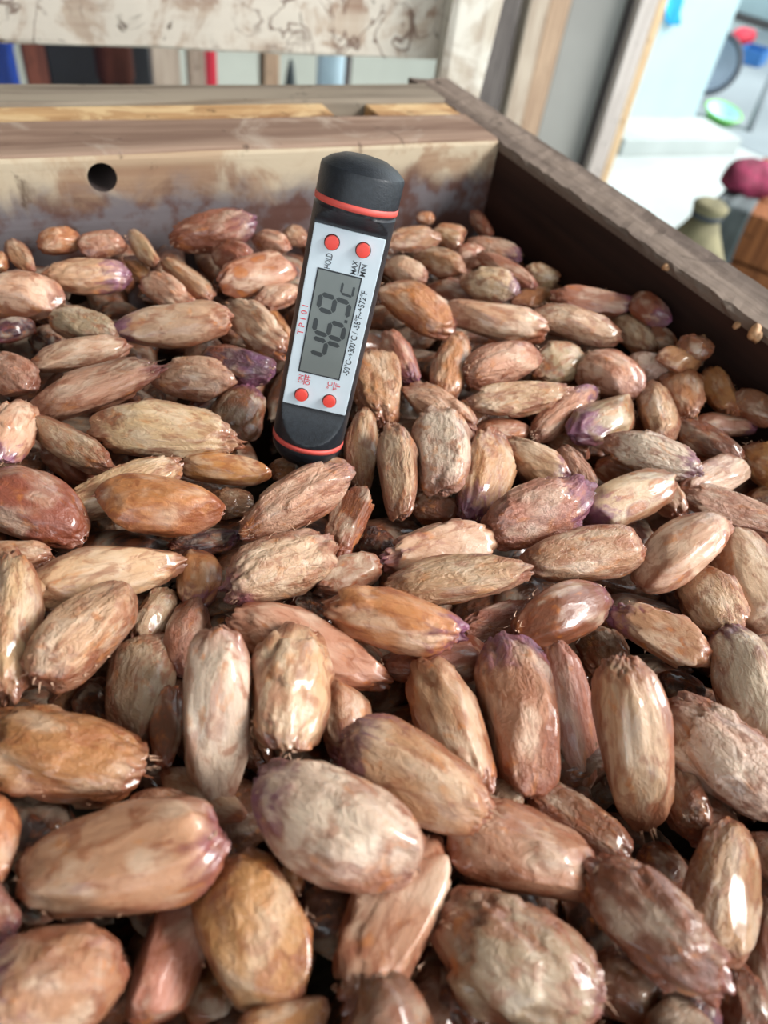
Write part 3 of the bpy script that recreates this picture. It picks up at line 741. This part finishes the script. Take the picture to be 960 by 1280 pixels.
# ------------------------------------------------------------------ shed wall, posts, partition
def post_y(name, l, r, y, thick, mat, z1=1.349):
    """upright board between two pixel edges ((x, row), (x, row)) seen at depth y"""
    xl = on_y(l[0], l[1], y).x; xr = on_y(r[0], r[1], y).x
    o = obj(name, box_mesh(name, (xl, y, GZ), (xr, y + thick, z1), bev=0.004), mat); tag(o, kind='structure'); return o
def wood2(name, a, b): return wood(name, a, b, None, 'Z', 0.85, 0, 6.0, bump=0.3)
P_DARK = wood2('dark_weathered_post', (104, 98, 94), (70, 64, 62)); P_PALE = wood2('pale_post', (178, 166, 150), (150, 134, 118)); P_TAN = wood2('tan_post', (172, 148, 124), (140, 116, 96))
P_SHEET = concrete('grey_sheet', (124, 124, 120), (140, 141, 136), 0.7, 2.0); P_EDGE = plain('dark_edge', (72, 68, 68), 0.8); P_GREY = wood2('pale_grey_post', (190, 184, 178), (164, 156, 150))
P_CREAM = wood2('cream_strip', (206, 184, 148), (180, 150, 116))
post_y('trim_1', (604, 90), (634, 90), 1.50, 0.06, P_DARK)
post_y('trim_2', (634, 90), (644, 90), 1.53, 0.04, P_EDGE)
post_y('trim_3', (644, 90), (667, 90), 1.50, 0.05, P_PALE)
post_y('trim_4', (667, 90), (692, 90), 1.51, 0.05, P_TAN)
post_y('wall_partition', (692, 90), (764, 90), 1.54, 0.02, P_SHEET)
post_y('trim_5', (764, 90), (774, 90), 1.52, 0.04, P_EDGE)
post_y('trim_6', (774, 90), (795, 90), 1.50, 0.06, P_GREY)
post_y('trim_7', (795, 90), (806, 90), 1.51, 0.06, P_CREAM)
WALLB = concrete('grey_green_wall', (144, 148, 140), (162, 166, 158), 0.9, 1.5)
xe = on_y(615, 60, 3.2).x
o = obj('wall_back', box_mesh('wall_back', (-5.5, 3.2, GZ), (xe, 3.34, 1.349)), WALLB); tag(o, kind='structure')

# white wall end outside, its step, and what lies on the ground beyond
WHITE = concrete('white_wall_paint', (164, 188, 192), (176, 200, 204), 0.8, 2.0)
ga = on_z(762, 165, GZ); gb = on_z(861, 165, GZ); gd = (gb - ga).normalized(); gn = Vector((-gd.y, gd.x, 0))     # gn points away from the camera
if gn.dot(ray(800, 165)) < 0: gn = -gn
def slab(name, p, q, depth, z0, z1, mat, nvec, bev=0.003):
    bm = bmesh.new(); c = [p, q, q + nvec * depth, p + nvec * depth]
    a = [bm.verts.new((v.x, v.y, z0)) for v in c]; b = [bm.verts.new((v.x, v.y, z1)) for v in c]
    bm.faces.new(a); bm.faces.new(b)
    for k in range(4): bm.faces.new((a[k], a[(k + 1) % 4], b[(k + 1) % 4], b[k]))
    bmesh.ops.recalc_face_normals(bm, faces=bm.faces)
    bmesh.ops.bevel(bm, geom=bm.edges[:], offset=bev, segments=1, affect='EDGES')
    return obj(name, mesh_bm(name, bm), mat)
tag(slab('wall_right', ga - gd * 0.25, gb, 0.18, GZ, 2.2, WHITE, gn), kind='structure')
tag(slab('trim_8', ga - gd * 0.15 - gn * 0.30, gb + gd * 0.05 - gn * 0.30, 0.2995, GZ, GZ + 0.07, CONC, gn), kind='structure')
ROAD = concrete('grey_paving', (116, 126, 130), (134, 144, 148), 0.9, 1.2)
r1 = on_z(868, 160, GZ); r2 = on_z(975, 205, GZ); rd = (r2 - r1).normalized(); rn = Vector((-rd.y, rd.x, 0)); rn = rn if rn.dot(ray(900, 100)) > 0 else -rn
tag(slab('floor_paving', r1 - rd * 1.5, r2 + rd * 3, 5.0, GZ - 0.02, GZ + 0.004, ROAD, rn), kind='structure')
far = on_z(940, 28, GZ); 
tag(slab('wall_far', far - rd * 4, far + rd * 4, 0.2, GZ, GZ + 1.6, WHITE, rn), kind='structure')
kerb = slab('trim_9', far - rd * 4 - rn * 0.14, far + rd * 4 - rn * 0.14, 0.10, GZ, GZ + 0.05, P_EDGE, rn); tag(kerb, kind='structure')
BLUE = plain('blue_cloth', (44, 176, 236), 0.7, 0.05, 20); RED = plain('red_plastic', (222, 52, 74), 0.5, 0.04, 10); BLUE2 = plain('blue_plastic', (52, 112, 176), 0.45, 0.04, 10)
GREEN = plain('green_plastic', (124, 204, 104), 0.4, 0.04, 10); PALEB = plain('pale_blue_plastic', (176, 212, 232), 0.4, 0.03, 10); BLK = plain('black_rubber', (48, 56, 66), 0.5, 0.06, 20)
GREYB = plain('grey_blue_plastic', (138, 152, 166), 0.4, 0.04, 10); GM = plain('grey_metal', (120, 128, 132), 0.4, 0.05, 30)
# rag on the white wall
def cloth_mesh(name, outline_fn, nu, nv, amp, seed, thick=0.004):
    r = np.random.RandomState(seed); ph = r.rand(6) * 6.28; bm = bmesh.new(); g = []
    for i in range(nu + 1):
        row = []
        for j in range(nv + 1):
            p, nrm = outline_fn(i / nu, j / nv)
            w = sum(math.sin(k * 5.1 * i / nu + (k + 1) * 2.3 * j / nv + ph[k]) for k in range(1, 5)) / 3
            row.append(bm.verts.new(p + nrm * amp * (w + 1.2)))
        g.append(row)
    for i in range(nu):
        for j in range(nv): bm.faces.new((g[i][j], g[i + 1][j], g[i + 1][j + 1], g[i][j + 1]))
    bmesh.ops.recalc_face_normals(bm, faces=bm.faces)
    bmesh.ops.solidify(bm, geom=bm.faces[:], thickness=thick)
    return mesh_bm(name, bm, True)
def onwall(px, py):
    d = ray(px, py); t = (ga - CAM).dot(gn) / d.dot(gn); return CAM + d * t
ra, rb, rc_, rdn = onwall(822, -14), onwall(852, -14), onwall(846, 30), onwall(832, 30)
tag(obj('rag', cloth_mesh('rag', lambda a, b: ((ra * (1 - a) + rb * a) * (1 - b) + (rdn * (1 - a) + rc_ * a) * b, -gn), 10, 12, 0.012, 2), BLUE),
    'bright blue rag hanging on the white wall outside', 'rag')
def basin(name, loc, tilt_dir, tilt, r, h, m_out, m_in, label, cat):
    e = empty(name, loc); e.rotation_mode = 'QUATERNION'
    zax = (Vector((0, 0, 1)) * math.cos(tilt) + tilt_dir.normalized() * math.sin(tilt)).normalized()
    e.rotation_quaternion = zax.to_track_quat('Z', 'Y'); tag(e, label, cat)
    obj('shell', lathe('shell', [(r * .70, 0), (r * .74, 0.004), (r * .97, h * .85), (r * 1.06, h * .92), (r * 1.10, h * 1.0), (r * 1.04, h * 1.10), (r * .92, h * 1.06), (r * .90, h * 1.0)], 40, caps=False), m_out, e)
    obj('inside', lathe('inside', [(r * .91, h * 1.0), (r * .88, h * .88), (r * .70, 0.010), (0.001, 0.008)], 40, caps=False), m_in, e)
    bs = lathe('base', [(r * .72, 0.0), (r * .72, 0.006)], 40); obj('base', bs, m_out, e)
    return e
tocam = Vector((-0.75, -0.65, 0.1))
g1 = on_z(897, 153, GZ); basin('wash_basin', (g1.x, g1.y, GZ + 0.010), Vector((-0.2, -1, 0)), 0.22, 0.095, 0.05, GREEN, PALEB, 'green basin with pale blue inside on the ground outside', 'basin')
g2 = on_z(872, 128, GZ); basin('tub', (g2.x + 0.10, g2.y + 0.10, GZ + 0.15), tocam, 1.15, 0.15, 0.06, BLK, GREYB, 'black rimmed tub tipped on its side behind the white wall', 'tub')
g3 = on_z(925, 55, GZ); 
def lump(name, loc, sx, sy, sz, seed, mat, amp=0.12, nu=20, nv=28):
    rs = np.random.RandomState(seed); bm = bmesh.new(); bmesh.ops.create_uvsphere(bm, u_segments=nv, v_segments=nu, radius=1)
    P = np.array([v.co[:] for v in bm.verts]); d = 1 + amp * (sines(P, 2.5, 6, rs) + 0.5 * sines(P, 6, 8, rs))
    for v, k in zip(bm.verts, d):
        co = v.co * float(k); co.z = max(co.z, -0.8); v.co = Vector((co.x * sx, co.y * sy, (co.z + 0.8) * sz / 1.8))
    o = obj(name, mesh_bm(name, bm, True), mat); o.location = loc; return o
tag(lump('plastic_bag', (g3.x, g3.y, GZ + 0.004), 0.11, 0.07, 0.10, 3, RED), 'crumpled red plastic bag on the grey paving outside', 'bag')
g4 = on_z(938, 79, GZ)
cr = empty('plastic_crate', (g4.x, g4.y, GZ + 0.004), 0.5); tag(cr, 'blue plastic crate lying on the grey paving outside', 'crate')
for a, b in (((-.12, -.08, 0), (.12, .08, .008)), ((-.12, -.08, .008), (.12, -.072, .09)), ((-.12, .072, .008), (.12, .08, .09)), ((-.12, -.072, .008), (-.112, .072, .09)), ((.112, -.072, .008), (.12, .072, .09))):
    obj('side' if a[2] else 'bottom', box_mesh('side', a, b, bev=0.002), BLUE2, cr)
q1 = on_z(935, 165, GZ); dd_ = ray(964, 98); tq = ((q1 - CAM).dot(F_) * 1.0); q2 = CAM + dd_ * tq; q3 = q1 + (q2 - q1) * 2.2
pole = obj('metal_pole', tube_mesh('metal_pole', [q1, (q1 + q3) / 2, q3], 0.018, 12), GM); tag(pole, 'thin grey metal pole leaning over the ground outside', 'pole')

# chair with cloths beyond the dark side board
TC = 1.55
def at(px, py, t=TC): return CAM + ray(px, py) * t
BROWN = wood2('varnished_brown_wood', (150, 96, 58), (112, 66, 38))
OLIVE = plain('olive_sack', (118, 112, 84), 0.85, 0.10, 25, 0.3); MAROON = plain('maroon_cloth', (116, 30, 60), 0.85, 0.2, 40); SLATE = plain('slate_cloth', (84, 92, 94), 0.8, 0.08, 25)
cc = at(912, 262); cz = cc.z - GZ
ch = empty('wooden_crate', (cc.x, cc.y, GZ), math.radians(-62)); tag(ch, 'tall brown wooden crate with cloths on it beyond the dark side board', 'crate')
CX, CY = 0.46, 0.36                    # the corner nearest the box is the origin
for px_, py_ in ((0, 0), (CX, 0), (CX, CY), (0, CY)):
    obj('corner_post', box_mesh('corner_post', (px_ - 0.02, py_ - 0.02, 0), (px_ + 0.02, py_ + 0.02, cz), bev=0.003), BROWN, ch)
kz = 0.03
while kz < cz - 0.08:
    for yy in (-0.031, CY + 0.021): obj('plank', box_mesh('plank', (-0.02, yy, kz), (CX + 0.02, yy + 0.0098, kz + 0.085), bev=0.002), BROWN, ch)
    for xx in (-0.031, CX + 0.021): obj('plank', box_mesh('plank', (xx, -0.02, kz), (xx + 0.0098, CY + 0.02, kz + 0.085), bev=0.002), BROWN, ch)
    kz += 0.092
for k in range(4): obj('lid_plank', box_mesh('lid_plank', (-0.035, -0.035 + k * 0.109, cz), (CX + 0.035, -0.035 + k * 0.109 + 0.104, cz + 0.018), bev=0.003), BROWN, ch)
bpy.context.view_layer.update()
m0 = on_z(931, 243, cc.z + 0.018)
tag(lump('cloth_bundle', m0, 0.060, 0.040, 0.070, 8, MAROON, 0.22), 'bundled maroon cloth lying on the brown crate', 'cloth')
# olive sack standing on the floor beside the crate, tied at the neck
s0 = at(884, 268, 1.34); hs = s0.z - GZ
sk = empty('sack', (s0.x, s0.y, GZ)); tag(sk, 'olive grey filled sack standing on the floor beside the brown crate', 'sack')
def wavy(me, amp, seed):
    rs = np.random.RandomState(seed); P = np.array([v.co[:] for v in me.vertices]); d = sines(P * 30, 1.0, 8, rs) + 0.6 * sines(P * 75, 1.0, 8, rs)
    for v, k in zip(me.vertices, d):
        r = math.hypot(v.co.x, v.co.y)
        if r > 0.004: f = 1 + amp * float(k) * min(1, 0.03 / r + 0.4); v.co.x *= f; v.co.y *= f
    return me
prof = [(0.02, 0.0), (0.09, 0.002), (0.115, 0.03), (0.122, 0.12), (0.118, 0.24), (0.100, hs - 0.16), (0.066, hs - 0.08), (0.036, hs - 0.028), (0.024, hs)]
obj('bag', wavy(lathe('bag', prof, 40), 0.06, 5), OLIVE, sk)
obj('frill', wavy(lathe('frill', [(0.022, hs), (0.026, hs + 0.008), (0.027, hs + 0.017), (0.020, hs + 0.023), (0.004, hs + 0.020)], 40), 0.16, 6), OLIVE, sk)
obj('tie', lathe('tie', [(0.020, hs - 0.006), (0.029, hs - 0.004), (0.029, hs + 0.004), (0.020, hs + 0.006)], 24), BLK, sk)
def drape(a, b):                        # over the lid edge and down the front of the crate, in the crate's own axes
    x = -0.034 + 0.075 * a + 0.02 * b; run = 0.26 * b
    if run < 0.09: return Vector((x, 0.050 - run, cz + 0.0195)), Vector((0, 0, 1))
    return Vector((x, -0.0405, cz + 0.0195 - (run - 0.09))), Vector((0, -1, 0))
cl = obj('work_cloth', cloth_mesh('work_cloth', drape, 10, 26, 0.004, 5, 0.003), SLATE); cl.matrix_world = ch.matrix_world.copy()
tag(cl, 'slate grey cloth hanging over the lid edge of the brown crate', 'cloth')

# ------------------------------------------------------------------ clutter seen under the whitish plank
def standing(name, px0, px1, y, depth, h, mat, label, cat, parent=None):
    xl = on_y(px0, 86, y).x; xr = on_y(px1, 86, y).x
    o = obj(name, box_mesh(name, (xl, y, GZ), (xr, y + depth, GZ + h), bev=0.004), mat); tag(o, label, cat); return o
NAVY = plain('blue_drum_plastic', (28, 66, 158), 0.4, 0.06, 8); DKB = plain('dark_cupboard_paint', (36, 36, 40), 0.6, 0.1, 8); RBR = wood2('red_brown_wood', (96, 52, 40), (66, 34, 28))
BEI = wood2('beige_plank', (182, 166, 150), (156, 138, 122)); PIPE_R = plain('red_pipe', (216, 44, 66), 0.45, 0.04, 10); PIPE_B = plain('pale_blue_pipe', (196, 222, 236), 0.4, 0.03, 10)
DR = 0.20; dx = on_y(22, 86, 2.1).x - DR
dr = empty('storage_drum', (dx, 2.1, GZ)); tag(dr, 'blue plastic storage drum standing on the floor behind the plank frame', 'drum')
obj('barrel', lathe('barrel', [(DR * .92, 0), (DR, 0.03), (DR, 0.22), (DR * 1.03, 0.24), (DR, 0.26), (DR, 0.50), (DR * 1.03, 0.52), (DR, 0.54), (DR, 0.74), (DR * .9, 0.80)], 40), NAVY, dr)
obj('lid', lathe('lid', [(DR * .92, 0.79), (DR * .94, 0.80), (DR * .94, 0.825), (DR * .9, 0.83)], 40), DKB, dr)
standing('timber_post', 32, 60, 1.9, 0.06, 1.9, RBR, 'dark brown timber post beside the blue drum', 'post')
cb = empty('cupboard', (on_y(125, 86, 2.4).x, 2.4, GZ)); tag(cb, 'low black cupboard standing against the shed wall', 'cupboard')
cw = on_y(190, 86, 2.4).x - on_y(60, 86, 2.4).x
obj('carcass', box_mesh('carcass', (-cw / 2, 0, 0), (cw / 2, 0.35, 0.95), bev=0.004), DKB, cb)
for sgn in (-1, 1):
    d_ = obj('door', box_mesh('door', (sgn * cw / 4 - cw / 4 + 0.006, -0.016, 0.06), (sgn * cw / 4 + cw / 4 - 0.006, -0.0003, 0.92), bev=0.003), DKB, cb)
    obj('knob', lathe('knob', [(0.006, 0), (0.012, 0.012), (0.006, 0.02)], 16), GM, d_)
    kn = [c for c in d_.children][0]; kn.rotation_euler.x = math.pi / 2; kn.location = (-sgn * 0.02 * 1.0 + sgn * 0.03, -0.016, 0.5)
c0, c1 = on_y(121, 86, 2.15).x, on_y(166, 86, 2.15).x
st = empty('stool', ((c0 + c1) / 2, 2.15, GZ)); tag(st, 'red brown wooden stool before the black cupboard', 'stool')
sw = (c1 - c0) / 2
obj('seat', lathe('seat', [(sw * 1.0, 0.42), (sw * 1.05, 0.43), (sw * 1.05, 0.52), (sw * .95, 0.54)], 28), RBR, st)
for k in range(4):
    a = math.pi / 4 + k * math.pi / 2
    obj('leg', tube_mesh('leg', [(sw * .9 * math.cos(a), sw * .9 * math.sin(a), 0), (sw * .75 * math.cos(a), sw * .75 * math.sin(a), 0.425)], 0.014, 8), RBR, st)
standing('beige_plank', 191, 226, 2.0, 0.03, 1.7, BEI, 'wide beige plank standing upright beside the black cupboard', 'plank')
standing('beige_plank', 236, 256, 2.02, 0.03, 1.7, BEI, 'narrow beige plank standing upright beside the red pipe', 'plank')
def pipe(name, px0, px1, y, h, mat, label):
    xl = on_y(px0, 86, y).x; xr = on_y(px1, 86, y).x; r = (xr - xl) / 2 * 0.95
    o = obj(name, lathe(name, [(r * .8, 0), (r, 0.0), (r, h), (r * .8, h)], 24), mat); o.location = ((xl + xr) / 2, y, GZ); tag(o, label, 'pipe')
pipe('plastic_pipe', 256, 271, 1.95, 1.8, PIPE_R, 'bright red pipe standing upright beside the narrow beige plank')
pipe('plastic_pipe', 396, 430, 2.1, 1.8, PIPE_B, 'thick pale blue pipe standing upright behind the plank frame')
standing('timber_post', 331, 350, 2.3, 0.06, 1.9, P_TAN, 'tan timber post between the red and pale blue pipes', 'post')
jx = on_y(363, 100, 2.2); 
tag(lump('sack', (jx.x, 2.2, GZ), 0.025, 0.03, jx.z - GZ + 0.05, 21, SLATE, 0.05), 'slim slate grey sack standing beside the tan timber post', 'sack')
standing('timber_post', 432, 440, 2.25, 0.05, 1.9, P_EDGE, 'thin dark timber post beside the pale blue pipe', 'post')

# scraps of pulp stuck to the dark side board
SCRAP = plain('dried_pulp', (196, 150, 108), 0.5, 0.15, 300, 0.3)
for k, (px, py, sz, lab) in enumerate(((946, 418, 0.0034, 'largest tan scrap of dried pulp stuck to the dark side board'), (920, 407, 0.0016, 'tiny tan scrap of dried pulp stuck beside the largest one'),
        (829, 333, 0.0026, 'long splinter-like pulp scrap hanging below the grey rim'), (876, 421, 0.0016, 'tiny pale pulp scrap low on the dark side board'))):
    p = on_x(px, py, XR - 0.0004)
    o = lump('pulp_scrap', (p.x, p.y, p.z), sz * (0.5 if k == 2 else 1), sz * 0.6, sz, 40 + k, SCRAP, 0.28, 10, 14)
    o.rotation_euler = (0.6 * k, math.radians(-70), 0.4); tag(o, lab, 'pulp scrap', 'pulp scraps on the side board')
